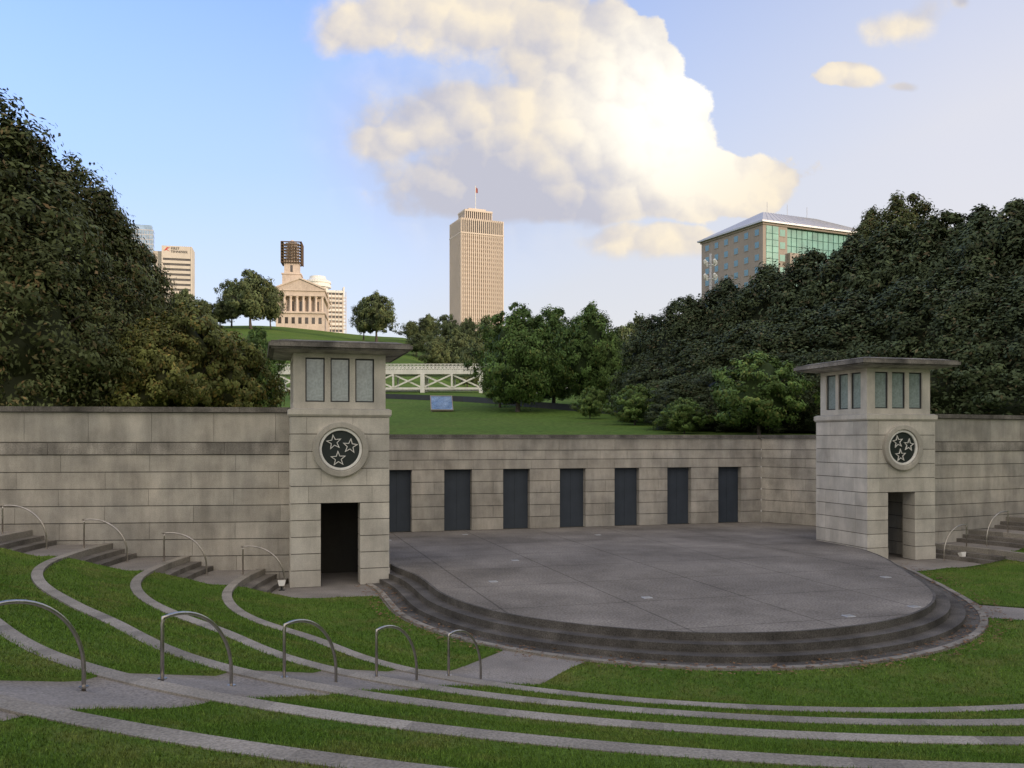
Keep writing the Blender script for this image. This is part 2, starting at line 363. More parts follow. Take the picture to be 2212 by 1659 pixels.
b=MB(); b.ring(rst(.64),rst(.94),lambda r:A0,lambda r:A1,.0,.035,n=140,cen=SC,inner=False); b.obj('gutter',M_step,parent=st)
b=MB(); b.ring(rst(.94),rst(1.10),lambda r:A0,lambda r:A1,.0,.05,n=140,cen=SC,inner=False,seg=4,c=.9); b.obj('kerb',M_kerb,parent=st)
for (s,t) in ((-5.9,-3.2),(-4.2,.6),(-3.0,-6.5),(.2,-9.7),(2.3,-9.2),(-7.2,7.2),(-4.0,8.4),(1.0,6.8),(4.6,-5.4)):
    b=MB(); b.fru(.11,.11,0,.10,.10,.010,c=1.0); b.fru(.08,.08,.010,.08,.08,.014,c=.75)
    b.obj('floor_outlet_cover',M_cover,loc=(*W(s,t),.451),rz=TH,label='small square metal cover set in the stage floor',category='floor outlet',group='covers in the stage floor')
# ------------------------------------------------------------------ handrails
def rail_mesh(RL,ph,drop):
    b=MB(); pts=[(0,0,-.02),(0,0,ph*.6),(0,0,ph-.04),(.012,0,ph)]
    zc=-drop*.36; xc=.165; th0=102
    A_=(ph-zc)/sin(radians(th0))
    for k in range(17):
        th=radians(th0-th0*k/16); pts.append((xc+(RL-xc)*cos(th),0,zc+(A_+.02)*sin(th)))
    pts+= [(RL,0,-drop*.7),(RL,0,-drop-.02)]
    b.tube(pts,.021,10); me=b.mesh('rail_tube',M_steel); me.shade_smooth(); return me
rmA=rail_mesh(.95,.637,.34); rmB=rail_mesh(1.15,.76,.42)
b=MB(); b.tube([(0,0,0),(0,0,.012)],.05,12); fl_me=b.mesh('rail_flange',M_steel)
def rail(r,phi,z,dirphi,lab,gr,me,RL,dz):
    x=r*cos(phi);y=r*sin(phi)
    e=mkobj('handrail',None,loc=(LOC[0]+cos(TH)*x-sin(TH)*y,LOC[1]+sin(TH)*x+cos(TH)*y,z),rz=TH+dirphi,label=lab,category='handrail',group=gr)
    mkobj('tube',me,e); mkobj('flange',fl_me,e); mkobj('flange',fl_me,e,loc=(RL,0,dz))
for i in range(5):
    a_=radians(223.3 if i<4 else 223.0); rail(12.3+1.8*i,a_,ZZ[i]+.02,a_+pi,'arched stainless steel handrail on the lawn aisle','handrails on the lawn aisle',rmA,.95,-.3)
for i in range(4):
    r=12.3+1.8*i+.25+.33*i+.3; rail(r,pi-phr(r),ZZ[i],-D10,'arched stainless steel handrail beside the wall','handrails beside the wall',rmB,1.15,-.4)
for i in range(3):
    r=12.3+1.8*i+.25+.33*i+.1; rail(r,phr(r)-.03,ZZ[i],pi+D10,'arched stainless steel handrail beside the wall','handrails beside the wall',rmB,1.15,-.4)
# ------------------------------------------------------------------ towers
def blocks(b,x0,x1,y0,y1,z0,z1,xs,ys,g=.009,base=1.,zg=.013):
    X=[x0]+[x for x in xs if x0<x<x1]+[x1]; Y=[y0]+[y for y in ys if y0<y<y1]+[y1]
    for a,c in zip(X,X[1:]):
        for d,e in zip(Y,Y[1:]):
            b.box(a+(g/2 if a>x0 else 0),c-(g/2 if c<x1 else 0),d+(g/2 if d>y0 else 0),e-(g/2 if e<y1 else 0),z0+zg,z1-zg,base*random.uniform(.87,1.07))
HW,HD=1.4,1.45; CT=.36
def star(r,ri,rot=pi/2): return [((r if k%2==0 else ri)*cos(rot+k*pi/5),(r if k%2==0 else ri)*sin(rot+k*pi/5)) for k in range(10)]
def tower(sc):
    x,y=W(sc,HD); random.seed(3 if sc<0 else 5)
    e=mkobj('stone_tower',None,loc=(x,y,0),rz=TH,category='tower',group='pair of stage towers',
      label='square limestone tower with lantern top and star medallion')
    b=MB(); cr=.02; JT=.62
    for sg in (-1,1):
        a,c=sorted((sg*(HW-cr),sg*.58)); b.box(a,c,-HD+cr,-HD+JT-cr,0,2.38,CT)
        a,c=sorted((sg*(HW-cr),sg*(HW-.33))); b.box(a,c,-HD+JT-cr,HD-cr,0,2.38,CT)
    b.box(-HW+cr,HW-cr,-HD+cr,HD-cr,2.385,4.85,CT)
    hs=2.38/5
    for k in range(5):
        p=.015 if k==0 else 0
        for sg in (-1,1):
            a,c=sorted((sg*(HW+p),sg*.56)); blocks(b,a,c,-HD-p,-HD+JT,k*hs,(k+1)*hs,[],[])
            a,c=sorted((sg*(HW+p),sg*(HW-.35))); blocks(b,a,c,-HD+JT+.008,HD,k*hs,(k+1)*hs,[],[.1+.5*(k%2),.9])
    hs=(4.86-2.38)/5
    for k in range(5):
        blocks(b,-HW,HW,-HD,HD,2.38+k*hs,2.38+(k+1)*hs,[-.9,.9] if k==0 else ([-.55,.75] if k%2 else [-.95,.35]),[0.1] if k%2 else [-.7,.6])
    b.box(-HW+.36,HW-.36,HD-.3,HD-.2,0,2.379,.10)  # back panel tinted near black to paint the dark of the passage
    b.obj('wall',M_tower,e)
    b=MB(); b.fru(HW+.02,HD+.02,4.862,HW+.06,HD+.06,4.92,.95); b.box(-HW-.06,HW+.06,-HD-.06,HD+.06,4.921,5.06,1.0); b.fru(HW+.055,HD+.055,5.061,HW-.02,HD-.02,5.10,.8)
    b.obj('cornice',M_tower,e)
    LW=1.31; b=MB()
    b.box(-LW,LW,-LW,LW,5.10,5.29,1.0); b.box(-LW,LW,-LW,LW,6.56,6.68,1.0)
    w=.545; mu=.1625
    xs=[]; x0=-LW+.33
    for k in range(3): xs.append((x0,x0+w)); x0+=w+mu
    for sx in (-1,1):
        for sy in (-1,1):
            b.box(min(sx*LW,sx*(LW-.33)),max(sx*LW,sx*(LW-.33)),min(sy*LW,sy*(LW-.33)),max(sy*LW,sy*(LW-.33)),5.292,6.558,random.uniform(.95,1.04))
    for r in range(4):
        b.M=Matrix.Rotation(r*pi/2,4,'Z')
        for k in (0,1): b.box(xs[k][1],xs[k+1][0],-LW+.01,-LW+.2,5.292,6.558,1.)
    b.M=None; b.obj('lantern',M_tower,e)
    g=MB(); g.box(-w/2+.002,w/2-.002,0,.02,0,1.26); gm=g.mesh('pane',M_pane)
    fb=MB()
    for q in ((-w/2+.001,-w/2+.035,0,1.262),(w/2-.035,w/2-.001,0,1.262),(-w/2+.035,w/2-.035,0,.035),(-w/2+.035,w/2-.035,1.227,1.262)): fb.box(q[0],q[1],-.035,.0-.002,q[2],q[3])
    fm=fb.mesh('frame',M_dark)
    for r in range(4):
        for (p0,p1) in xs:
            mx=Matrix.Rotation(r*pi/2,4,'Z')@Matrix.Translation(((p0+p1)/2,-LW+.09,5.294))
            o=mkobj('window',gm,e); o.location=mx.to_translation(); o.rotation_euler=(0,0,r*pi/2)
            mkobj('frame',fm,o)
    b=MB(); b.fru(1.36,1.36,6.682,1.84,1.84,6.745,1.5,1); b.box(-1.93,1.93,-1.93,1.93,6.746,6.80,.8); b.box(-2.0,2.0,-2.0,2.0,6.801,6.91,1.0); b.box(-1.94,1.94,-1.94,1.94,6.911,6.96,.75); b.fru(1.86,1.86,6.961,1.6,1.6,7.03,.9)
    b.obj('roof',[M_roofc,M_band],e)
    cz=3.93
    mm=Matrix.Translation((0,-HD,cz))@Matrix.Rotation(pi/2,4,'X')
    def ann(bb,r0,r1,h0,h1,c=1,m=0,n=64,bev=.02):
        bb.M=mm
        for k in range(n):
            a,a2=2*pi*k/n,2*pi*(k+1)/n
            prof=[(r0,h0),(r0,h1),(r0+bev,h1+bev*.6),(r1-bev,h1+bev*.6),(r1,h1),(r1,h0)]
            for (p,h),(p2,h2) in zip(prof,prof[1:]):
                bb.add([(p*cos(a),p*sin(a),h),(p2*cos(a),p2*sin(a),h2),(p2*cos(a2),p2*sin(a2),h2),(p*cos(a2),p*sin(a2),h)],[(0,1,2,3)],c if (k//16)%2 else c*.92,m)
        bb.M=None
    b=MB(); ann(b,.62,.79,-.01,.12,.82); md=b.obj('medallion',M_tower,e)
    b=MB(); ann(b,.535,.61,-.01,.07,bev=.012); b.obj('rim',M_white,md)
    b=MB(); b.M=mm; b.prism([(.54*cos(2*pi*k/64),.54*sin(2*pi*k/64)) for k in range(64)],-.01,.015); b.obj('disc',M_disc,md)
    for (sx,sz,ro) in ((-.19,.2,.15),(.27,.09,-.1),(-.07,-.27,.05)):
        b=MB(); b.M=mm@Matrix.Translation((sx,sz,0)); s1=star(.235,.098,pi/2+ro); s2=star(.178,.074,pi/2+ro)
        n_=10
        vs=[(x,y,.016) for x,y in s1]+[(x,y,.05) for x,y in s1]+[(x,y,.05) for x,y in s2]+[(x,y,.018) for x,y in s2]
        fs=[]
        for k in range(n_):
            k2=(k+1)%n_; fs+= [(k,k2,n_+k2,n_+k),(n_+k,n_+k2,2*n_+k2,2*n_+k),(2*n_+k,2*n_+k2,3*n_+k2,3*n_+k)]
        b.add(vs,fs,.9,0); b.obj('star',M_white,md)
tower(-9.6); tower(9.6)
# ------------------------------------------------------------------ wing walls
def wing(sgn,L):
    random.seed(11+sgn)
    x,y=W(sgn*11.0,.95); rz=TH+sgn*D10
    e=mkobj('boundary_wall',None,loc=(x,y,0),rz=rz,category='wall',group='stone walls flanking the towers',label='long coursed limestone wall with dark stained coping')
    b=MB(); X0,X1=(0,L) if sgn>0 else (-L,0)
    b.box(X0,X1,.022,.5,-.3,5.0,CT)
    zs=[-.2,.33,.82,1.31,1.8,2.29,2.78,3.27,3.765]
    for j,(z0,z1) in enumerate(zip(zs,zs[1:])):
        sp=2.45; blocks(b,X0,X1,0,.3,z0,z1,[X0+sp*k+(1.2 if j%2 else 0)+random.uniform(-.05,.05) for k in range(20)],[])
    blocks(b,X0,X1,.0,.3,4.13,4.995,[X0+1.75*k+.6 for k in range(20)],[],base=.96)
    b.obj('wall',M_stone,e)
    b=MB(); blocks(b,X0,X1,-.035,.3,3.767,4.12,[X0+2.45*k+.9 for k in range(20)],[]); b.obj('band_course',M_band,e)
    b=MB(); blocks(b,X0,X1,-.09,.56,5.0,5.15,[X0+1.9*k+.3 for k in range(20)],[],zg=.001); b.obj('coping',M_cap,e)
wing(-1,15); wing(1,13)
# ------------------------------------------------------------------ stage back wall
random.seed(21)
x,y=W(0,9.9)
e=mkobj('stage_wall',None,loc=(x,y,0),rz=TH,category='wall',label='low limestone wall with eight dark doors behind the stage')
b=MB(); cp=MB()
DX=[-8.96+2.508*k for k in range(8)]; hw=.585
b.box(-10.2,10.2,.36,.6,.2,4.27,.4)
cuts=[-10.2]+[q for d in DX for q in (d-hw,d+hw)]+[10.2]
for k in range(0,len(cuts),2):
    x0,x1=cuts[k],cuts[k+1]
    b.box(x0+.02,x1-.02,.02,.36,.3,2.97,CT)
    for j in range(5):
        z0=.45+j*.504; blocks(b,x0,x1,0,.355,z0,z0+.504,[(x0+x1)/2+(.25 if j%2 else -.25)] if j%2 else [],[])
b.box(-10.2,10.2,.02,.36,2.975,4.27,CT)
for j,(z0,z1) in enumerate(((2.97,3.37),(3.37,3.76),(3.76,4.27))):
    blocks(b,-10.2,10.2,-.0-.02*(j==2),.355,z0,z1,[-10.2+(1.254 if j<2 else 2.508)*k+(.0 if j!=1 else .6)+.65 for k in range(18)],[],base=.98-.06*(j==2))
blocks(cp,-10.2,10.2,-.09,.6,4.272,4.42,[-10+2.0*k for k in range(12)],[],zg=.001)
for sg in (1,-1):
    for (p,q2) in (((10.2,0),(11.65,-2.9)),((11.65,-2.9),(11.65,-8.3))):
        p=(p[0]*sg,p[1]);q2=(q2[0]*sg,q2[1])
        if sg<0: p,q2=q2,p
        L=sqrt((q2[0]-p[0])**2+(q2[1]-p[1])**2); an=atan2(q2[1]-p[1],q2[0]-p[0])
        mt=Matrix.Translation((p[0],p[1],0))@Matrix.Rotation(an,4,'Z')
        b.M=mt; cp.M=mt
        b.box(0,L,.02,.4,.2,4.27,CT)
        zs=[.45,.954,1.458,1.962,2.466,2.97,3.37,3.76,4.27]
        for j,(z0,z1) in enumerate(zip(zs,zs[1:])): blocks(b,0,L,0,.3,z0,z1,[1.5*k+(.7 if j%2 else 0) for k in range(1,8)],[],base=1.05)
        cp.box(-.0,L,-.09,.5,4.272,4.42)
        b.M=None;cp.M=None
b.obj('wall',M_stone,e); cp.obj('coping',M_cap,e)
d=MB(); d.box(-hw,hw,.0,.04,.452,2.972); d.box(-.006,.006,-.004,0,.46,2.96,.5)
dm=d.mesh('door_panel',M_door)
for q in DX: mkobj('door',dm,e,loc=(q,.30,0))
# ------------------------------------------------------------------ trees
def rnd_dir(n):
    v=rng.normal(size=(n,3)); return v/np.linalg.norm(v,axis=1)[:,None]
def crown(R,H,zb,prof,ncl,lpc,leaf,rc,asp=.42,brown=.12,seedn=0,core=.72,lobes=.22,cv=.34):
    zn=rng.random(ncl)**.9; th=rng.uniform(0,2*pi,ncl)
    lob=1+lobes*(np.sin(th*3+seedn)*np.sin(zn*7+seedn*2)+.5*np.sin(th*5+zn*9+seedn)+.5*np.sin(th*2+zn*16+2*seedn))
    pr=prof(zn)*R*lob; f=.55+.5*np.sqrt(rng.random(ncl)); rr=pr*f
    cz=zb+(H-zb)*zn*(1+.05*np.sin(th*2+seedn)); cc=np.stack([rr*np.cos(th),rr*np.sin(th),cz],1)
    crad=rc*np.clip(rng.lognormal(-.2,.33,ncl),.4,1.5)*np.clip(.55+prof(zn)*.6,.5,1.1)
    ct=1+rng.uniform(-cv,cv,ncl); cb=np.clip(rng.normal(brown,brown*.6,ncl),0,1)
    n=ncl*lpc; ci=np.repeat(np.arange(ncl),lpc)
    d=rnd_dir(n); dist=crad[ci]*rng.random(n)**.45*np.where(rng.random(n)<.05,1.25,1.)
    pos=cc[ci]+d*dist[:,None]*np.array([1,1,.8])
    out=pos-np.array([0,0,zb+(H-zb)*.35]); out/=np.linalg.norm(out,axis=1)[:,None]+1e-6
    nr=d*.7+out*.7+rnd_dir(n)*.5; nr/=np.linalg.norm(nr,axis=1)[:,None]
    t1=np.cross(nr,rnd_dir(n)); t1/=np.linalg.norm(t1,axis=1)[:,None]+1e-6; t2=np.cross(nr,t1)
    L=leaf*rng.uniform(.6,1.3,n)[:,None]
    V=np.stack([pos-t1*L*.5,pos+t2*L*asp*.5+nr*L*.06,pos+t1*L*.5,pos-t2*L*asp*.5+nr*L*.06],1).reshape(-1,3)
    Fc=np.arange(4*n).reshape(-1,4)
    tint=ct[ci]*rng.uniform(.87,1.13,n)*(.7+.6*np.clip(d[:,2]*.5+.5,0,1)); br=(rng.random(n)<cb[ci]).astype(float)*rng.uniform(.3,.9,n)  # leaves atop each clump tinted lighter, top light put into the colour
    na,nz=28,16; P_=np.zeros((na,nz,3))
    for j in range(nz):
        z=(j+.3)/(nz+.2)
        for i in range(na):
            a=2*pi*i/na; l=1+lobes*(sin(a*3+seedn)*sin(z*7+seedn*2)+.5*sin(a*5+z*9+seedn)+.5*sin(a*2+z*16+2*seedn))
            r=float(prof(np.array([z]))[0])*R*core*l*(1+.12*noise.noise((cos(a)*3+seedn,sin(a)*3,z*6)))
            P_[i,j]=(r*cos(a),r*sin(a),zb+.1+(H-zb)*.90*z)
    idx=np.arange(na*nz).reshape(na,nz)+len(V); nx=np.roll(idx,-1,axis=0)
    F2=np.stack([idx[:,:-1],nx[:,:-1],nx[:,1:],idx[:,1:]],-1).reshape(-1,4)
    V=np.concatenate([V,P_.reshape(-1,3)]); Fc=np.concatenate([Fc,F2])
    return V,Fc,np.concatenate([tint,np.full(len(F2),.35)]),np.concatenate([br,np.zeros(len(F2))])  # core faces tinted dark to paint the shade inside the crown
def trunk(R,H,zb,r0,limbs,seed):
    random.seed(seed); b=MB(); top=zb+(H-zb)*.7
    pts=[(0,0,-.3)]+[(random.uniform(-.04,.04)*R,random.uniform(-.04,.04)*R,top*k/6) for k in range(1,7)]
    b.tube(pts,[r0*1.35]+[r0*(1-.13*k) for k in range(1,7)],10)
    for k in range(limbs):
        a=2*pi*k/limbs+random.uniform(-.4,.4); z0=zb*.85+(top-zb)*random.uniform(.0,.6); l=R*random.uniform(.55,.85)
        b.tube([(0,0,z0),(cos(a)*l*.4,sin(a)*l*.4,z0+l*.35),(cos(a)*l*.75,sin(a)*l*.75,z0+l*.6),(cos(a)*l,sin(a)*l,z0+l*.75)],[r0*.45,r0*.32,r0*.2,r0*.08],6)
    return b.mesh('trunk',M_bark)
pm=lambda z:(np.clip(1-z**2.4,0,1)**.6)*(1-.12*np.clip(.15-z,0,1)/.15)
pb=lambda z:np.clip(np.minimum(1,.45+z*2.2),0,1)*np.clip(1-z**2.4,0,1)**.55
PROTO={}
def proto(kind,var,R,H,zb,prof,ncl,lpc,leaf,rc,mat,r0,limbs,**kw):
    V,Fc,ti,br=crown(R,H,zb,prof,ncl,lpc,leaf,rc,seedn=var*1.7+1,**kw)
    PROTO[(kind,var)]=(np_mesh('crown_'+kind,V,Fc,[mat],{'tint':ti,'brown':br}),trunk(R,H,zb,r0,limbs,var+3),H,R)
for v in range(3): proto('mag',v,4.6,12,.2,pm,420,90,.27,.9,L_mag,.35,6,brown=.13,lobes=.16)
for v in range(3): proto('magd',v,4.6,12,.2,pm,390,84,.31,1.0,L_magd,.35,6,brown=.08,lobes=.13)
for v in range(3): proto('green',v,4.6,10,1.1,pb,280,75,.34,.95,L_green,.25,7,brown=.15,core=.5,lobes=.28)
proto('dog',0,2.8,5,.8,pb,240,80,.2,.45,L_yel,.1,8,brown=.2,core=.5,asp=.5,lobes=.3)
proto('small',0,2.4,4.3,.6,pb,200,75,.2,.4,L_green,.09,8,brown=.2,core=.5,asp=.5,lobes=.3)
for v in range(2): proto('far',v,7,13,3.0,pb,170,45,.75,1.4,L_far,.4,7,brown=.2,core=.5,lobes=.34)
def tree(kind,x,y,h,wid,label,name='tree',group=None,z=None,rot=None):
    var=random.choice([k[1] for k in PROTO if k[0]==kind]); cm,tm,H,R=PROTO[(kind,var)]
    z=float(terr(x,y)) if z is None else z
    e=mkobj(name,None,loc=(x,y,z-.1),rz=random.uniform(0,6.28) if rot is None else rot,label=label,category='tree')
    if group: e['group']=group
    e.scale=(wid/(2*R),wid/(2*R),h/H)
    mkobj('trunk',tm,e); mkobj('crown',cm,e)
random.seed(5)
def tb(kind,u,vtop,Y,wid,label,name='tree',group=None):
    x=bx(u,Y); z=float(terr(x,Y)); tree(kind,x,Y,bz(vtop,Y)-z,wid,label,name,group)
G1='magnolias beside the stone wall'
lm='tall dense magnolia with rusty dark leaves behind the wall'
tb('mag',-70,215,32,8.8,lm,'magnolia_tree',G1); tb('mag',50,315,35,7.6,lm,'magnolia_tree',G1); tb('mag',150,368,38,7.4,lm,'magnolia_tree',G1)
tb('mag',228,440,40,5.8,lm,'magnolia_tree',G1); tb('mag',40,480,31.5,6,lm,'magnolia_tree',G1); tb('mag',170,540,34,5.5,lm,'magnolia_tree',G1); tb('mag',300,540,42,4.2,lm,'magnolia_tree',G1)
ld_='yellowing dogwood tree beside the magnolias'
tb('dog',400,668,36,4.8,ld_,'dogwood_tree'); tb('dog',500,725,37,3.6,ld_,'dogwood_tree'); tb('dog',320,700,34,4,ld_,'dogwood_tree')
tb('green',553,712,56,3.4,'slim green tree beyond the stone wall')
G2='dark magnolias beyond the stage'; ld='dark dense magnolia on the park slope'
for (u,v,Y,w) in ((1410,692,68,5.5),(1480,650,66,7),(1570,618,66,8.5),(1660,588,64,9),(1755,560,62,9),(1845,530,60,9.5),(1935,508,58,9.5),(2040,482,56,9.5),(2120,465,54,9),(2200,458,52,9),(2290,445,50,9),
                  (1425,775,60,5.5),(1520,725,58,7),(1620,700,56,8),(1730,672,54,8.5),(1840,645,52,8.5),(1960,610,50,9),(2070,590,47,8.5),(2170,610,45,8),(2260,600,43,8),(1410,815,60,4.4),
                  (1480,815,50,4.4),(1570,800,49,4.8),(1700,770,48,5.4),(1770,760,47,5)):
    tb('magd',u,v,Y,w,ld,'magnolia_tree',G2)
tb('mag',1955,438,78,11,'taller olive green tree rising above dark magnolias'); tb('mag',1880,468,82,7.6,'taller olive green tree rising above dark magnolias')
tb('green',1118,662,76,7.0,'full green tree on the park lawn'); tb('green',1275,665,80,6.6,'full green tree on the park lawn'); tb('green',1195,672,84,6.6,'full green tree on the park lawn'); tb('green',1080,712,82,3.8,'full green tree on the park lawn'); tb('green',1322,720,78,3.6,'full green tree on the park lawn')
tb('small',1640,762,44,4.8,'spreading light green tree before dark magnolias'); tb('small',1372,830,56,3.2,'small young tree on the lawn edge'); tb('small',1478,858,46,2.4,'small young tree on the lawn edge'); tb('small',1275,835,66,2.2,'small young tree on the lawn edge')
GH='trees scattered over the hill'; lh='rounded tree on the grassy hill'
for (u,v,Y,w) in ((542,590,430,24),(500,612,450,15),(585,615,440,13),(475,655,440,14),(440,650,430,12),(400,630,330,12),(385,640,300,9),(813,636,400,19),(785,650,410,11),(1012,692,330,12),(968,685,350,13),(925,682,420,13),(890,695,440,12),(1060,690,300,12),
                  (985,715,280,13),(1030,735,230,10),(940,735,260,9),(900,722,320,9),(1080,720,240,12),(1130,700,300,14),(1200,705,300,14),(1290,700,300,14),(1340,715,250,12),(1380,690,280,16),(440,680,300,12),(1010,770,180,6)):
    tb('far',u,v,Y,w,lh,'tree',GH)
# ------------------------------------------------------------------ buildings
M_wglow=weather('sunlit_window_glass',(.36,.28,.22),lo=.8,hi=1.2,scale=.2,speck=.5,sa=.15,streak=0,bump=0,rough=.3,spec=.5)
def office_tower():
    Y=800; x=bx(997,Y); rz=radians(23); z0=60; zt=bz(498,Y)-1; zr=bz(470,Y)
    e=mkobj('office_tower',None,loc=(x,Y,z0),rz=rz,category='skyscraper',label='tall tan office tower with vertical fins and flagpole')
    Lx,Ly=40,30; h1=zt-z0; h2=zr-z0
    b=MB(); nx=20; ny=15; fl=int(h1/3.9)
    for k in range(nx+1):
        xx=Lx*k/nx; b.box(xx-.36,xx+.36,-1.0,-.003,0,h2,1.06); b.box(xx-.36,xx+.36,Ly+.003,Ly+1.0,0,h2,1.06)
    for k in range(ny+1):
        yy=Ly*k/ny; b.box(-1.0,-.003,yy-.36,yy+.36,0,h2,1.06); b.box(Lx+.003,Lx+1.0,yy-.36,yy+.36,0,h2,1.06)
    for f in range(fl+1):
        z=f*3.9; b.box(-.25,Lx+.25,-.25,Ly+.25,z,z+1.7,.84)
    b.box(-.3,Lx+.3,-.3,Ly+.3,h2-1.6,h2,1.0); b.box(-1.05,Lx+1.05,-1.05,Ly+1.05,h1-1.2,h1)
    b.obj('wall',M_beige,e)
    g=MB(); g.box(.0,Lx,.0,Ly,1.702,3.898); gm=g.mesh('window_band',M_wglow)
    for f in range(fl): mkobj('window_band',gm,e,loc=(0,0,f*3.9))
    b=MB(); b.box(-.28,Lx+.28,-.28,Ly+.28,h1+.003,h2-1.7); b.obj('louvre_recess',M_glassd,e)
    b=MB(); p0=h2+.003
    for k in range(14): b.box(5+k*2.0,5.8+k*2.0,5,5.6,p0,p0+8)
    for k in range(9): b.box(5,5.6,6+k*2.0,6.8+k*2.0,p0,p0+8)
    b.box(4.8,32.2,4.8,24,p0+8,p0+9.6); b.box(10,27,9,20,p0+9.61,p0+12); b.obj('penthouse',M_beige,e)
    b=MB(); b.box(6,31,6,23,p0,p0+7.99); b.obj('penthouse_louvre',M_glassd,e)
    b=MB(); b.tube([(18,12,p0+12),(18,12,p0+34)],.3,6); pl_=b.obj('flagpole',M_white,e)
    b=MB(); b.add([(18.3,12,p0+33),(18.3,12,p0+28),(19.3,12.3,p0+27),(20.2,11.8,p0+27.6),(20.0,11.8,p0+31.5),(19.2,12.3,p0+32)],[(0,1,2,5),(5,2,3,4)]); b.obj('flag',M_flag,pl_)
office_tower()
def capitol():
    Y=500; x=bx(648,Y); z0=bz(700,Y)-2; rz=radians(8)
    e=mkobj('capitol_building',None,loc=(x,Y,z0),rz=rz,category='capitol building',label='limestone temple-fronted capitol with scaffolded lantern tower')
    w=13.3
    b=MB(); b.box(-w,w,0,50,-6,8.0); b.box(-w-.6,w+.6,-1,51,8.003,9.0)
    b.box(-w+1,w-1,5,48,9.003,17.8,.9)
    b.box(-w-.3,w+.3,-.5,50,17.803,20.6); b.box(-w-1,w+1,-1.3,51,20.603,21.3)
    b.obj('wall',M_lime,e)
    wb=MB(); wb.box(-.9,.9,-.06,-.003,0,3.6); wm=wb.mesh('window',M_glassd)
    for k in range(7): mkobj('window',wm,e,loc=(-w+2.2+k*(2*w-4.4)/6,0,2.2))
    wb=MB(); wb.box(-.8,.8,-.06,-.003,0,5.5); wm=wb.mesh('window',M_glassd)
    for k in range(5): mkobj('window',wm,e,loc=(-w+4+k*(2*w-8)/4,5,10))
    b=MB(); b.tube([(0,0,9),(0,0,9.4),(0,0,9.41),(0,0,13),(0,0,17),(0,0,17.2),(0,0,17.8)],[1,1,.78,.76,.66,.95,1.0],12)
    cm=b.mesh('column',M_lime)
    for k in range(8): mkobj('column',cm,e,loc=(-w+1.1+k*(2*w-2.2)/7,.9,0))
    b=MB(); b.add([(-w-1,-1.2,21.31),(w+1,-1.2,21.31),(0,-1.2,27.4),(-w-1,51,21.31),(w+1,51,21.31),(0,51,27.4)],[(0,1,2),(0,2,5,3),(1,4,5,2),(3,5,4)],.9)
    for sg in (-1,1):
        b.add([(sg*(w+1.2),-1.9,21.32),(sg*(w+1.2),-1.9,22.1),(0,-1.9,28.2),(0,-1.9,27.3),(sg*(w+1.2),-1.0,21.32),(sg*(w+1.2),-1.0,22.1),(0,-1.0,28.2),(0,-1.0,27.3)],[(0,1,2,3),(1,5,6,2),(0,4,7,3),(4,5,6,7)],1.05)
    b.obj('roof',M_lime,e)
    cx=-6.5; cy=22
    b=MB(); b.box(cx-5.2,cx+5.2,cy-5.2,cy+5.2,21.5,33.0); b.box(cx-5.7,cx+5.7,cy-5.7,cy+5.7,33.003,33.7,1.05); b.box(cx-4.2,cx+4.2,cy-4.2,cy+4.2,33.703,41.5)
    n=16; b.prism([(cx+3.1*cos(2*pi*k/n),cy+3.1*sin(2*pi*k/n)) for k in range(n)],41.51,51,.9)
    for k in range(8):
        a=2*pi*k/8; b.tube([(cx+3.6*cos(a),cy+3.6*sin(a),41.5),(cx+3.6*cos(a),cy+3.6*sin(a),50)],.35,6)
    b.prism([(cx+4*cos(2*pi*k/n),cy+4*sin(2*pi*k/n)) for k in range(n)],51.01,51.8); b.tube([(cx,cy,51.81),(cx,cy,54.0)],[3.4,.5],12)
    t=b.obj('lantern_tower',M_lime,e)
    b=MB(); b.box(cx-.7,cx+.7,cy-4.26,cy-4.203,34.5,38.5); b.obj('window',M_glassd,t)
    b=MB(); S=5.9
    for k in range(9):
        for sg in (-1,1):
            q=-S+2*S*k/8
            b.box(cx+q-.13,cx+q+.13,cy+sg*S-.12,cy+sg*S+.12,39.5,52)
            if 0<k<8: b.box(cx+sg*S-.12,cx+sg*S+.12,cy+q-.13,cy+q+.13,39.5,52)
    for k in range(8):
        z=39.8+k*1.7
        for sg in (-1,1):
            b.box(cx-S,cx+S,cy+sg*(S-.7)-.5,cy+sg*(S-.7)+.5,z,z+.45); b.box(cx+sg*(S-.7)-.5,cx+sg*(S-.7)+.5,cy-S+1.3,cy+S-1.3,z,z+.45)
    b.obj('scaffolding',M_scaf,t)
    b=MB()
    for k in range(6):
        for j in range(3): b.tube([(w+2+k*2,3+j*2,-3),(w+2+k*2,3+j*2,20+random.uniform(-1,2))],.12,5)
    for z in range(0,20,2):
        for j in range(3): b.box(w+2,w+12,3+j*2-.06,3+j*2+.06,z,z+.15)
    b.obj('side_scaffolding',M_lime,e)
capitol()
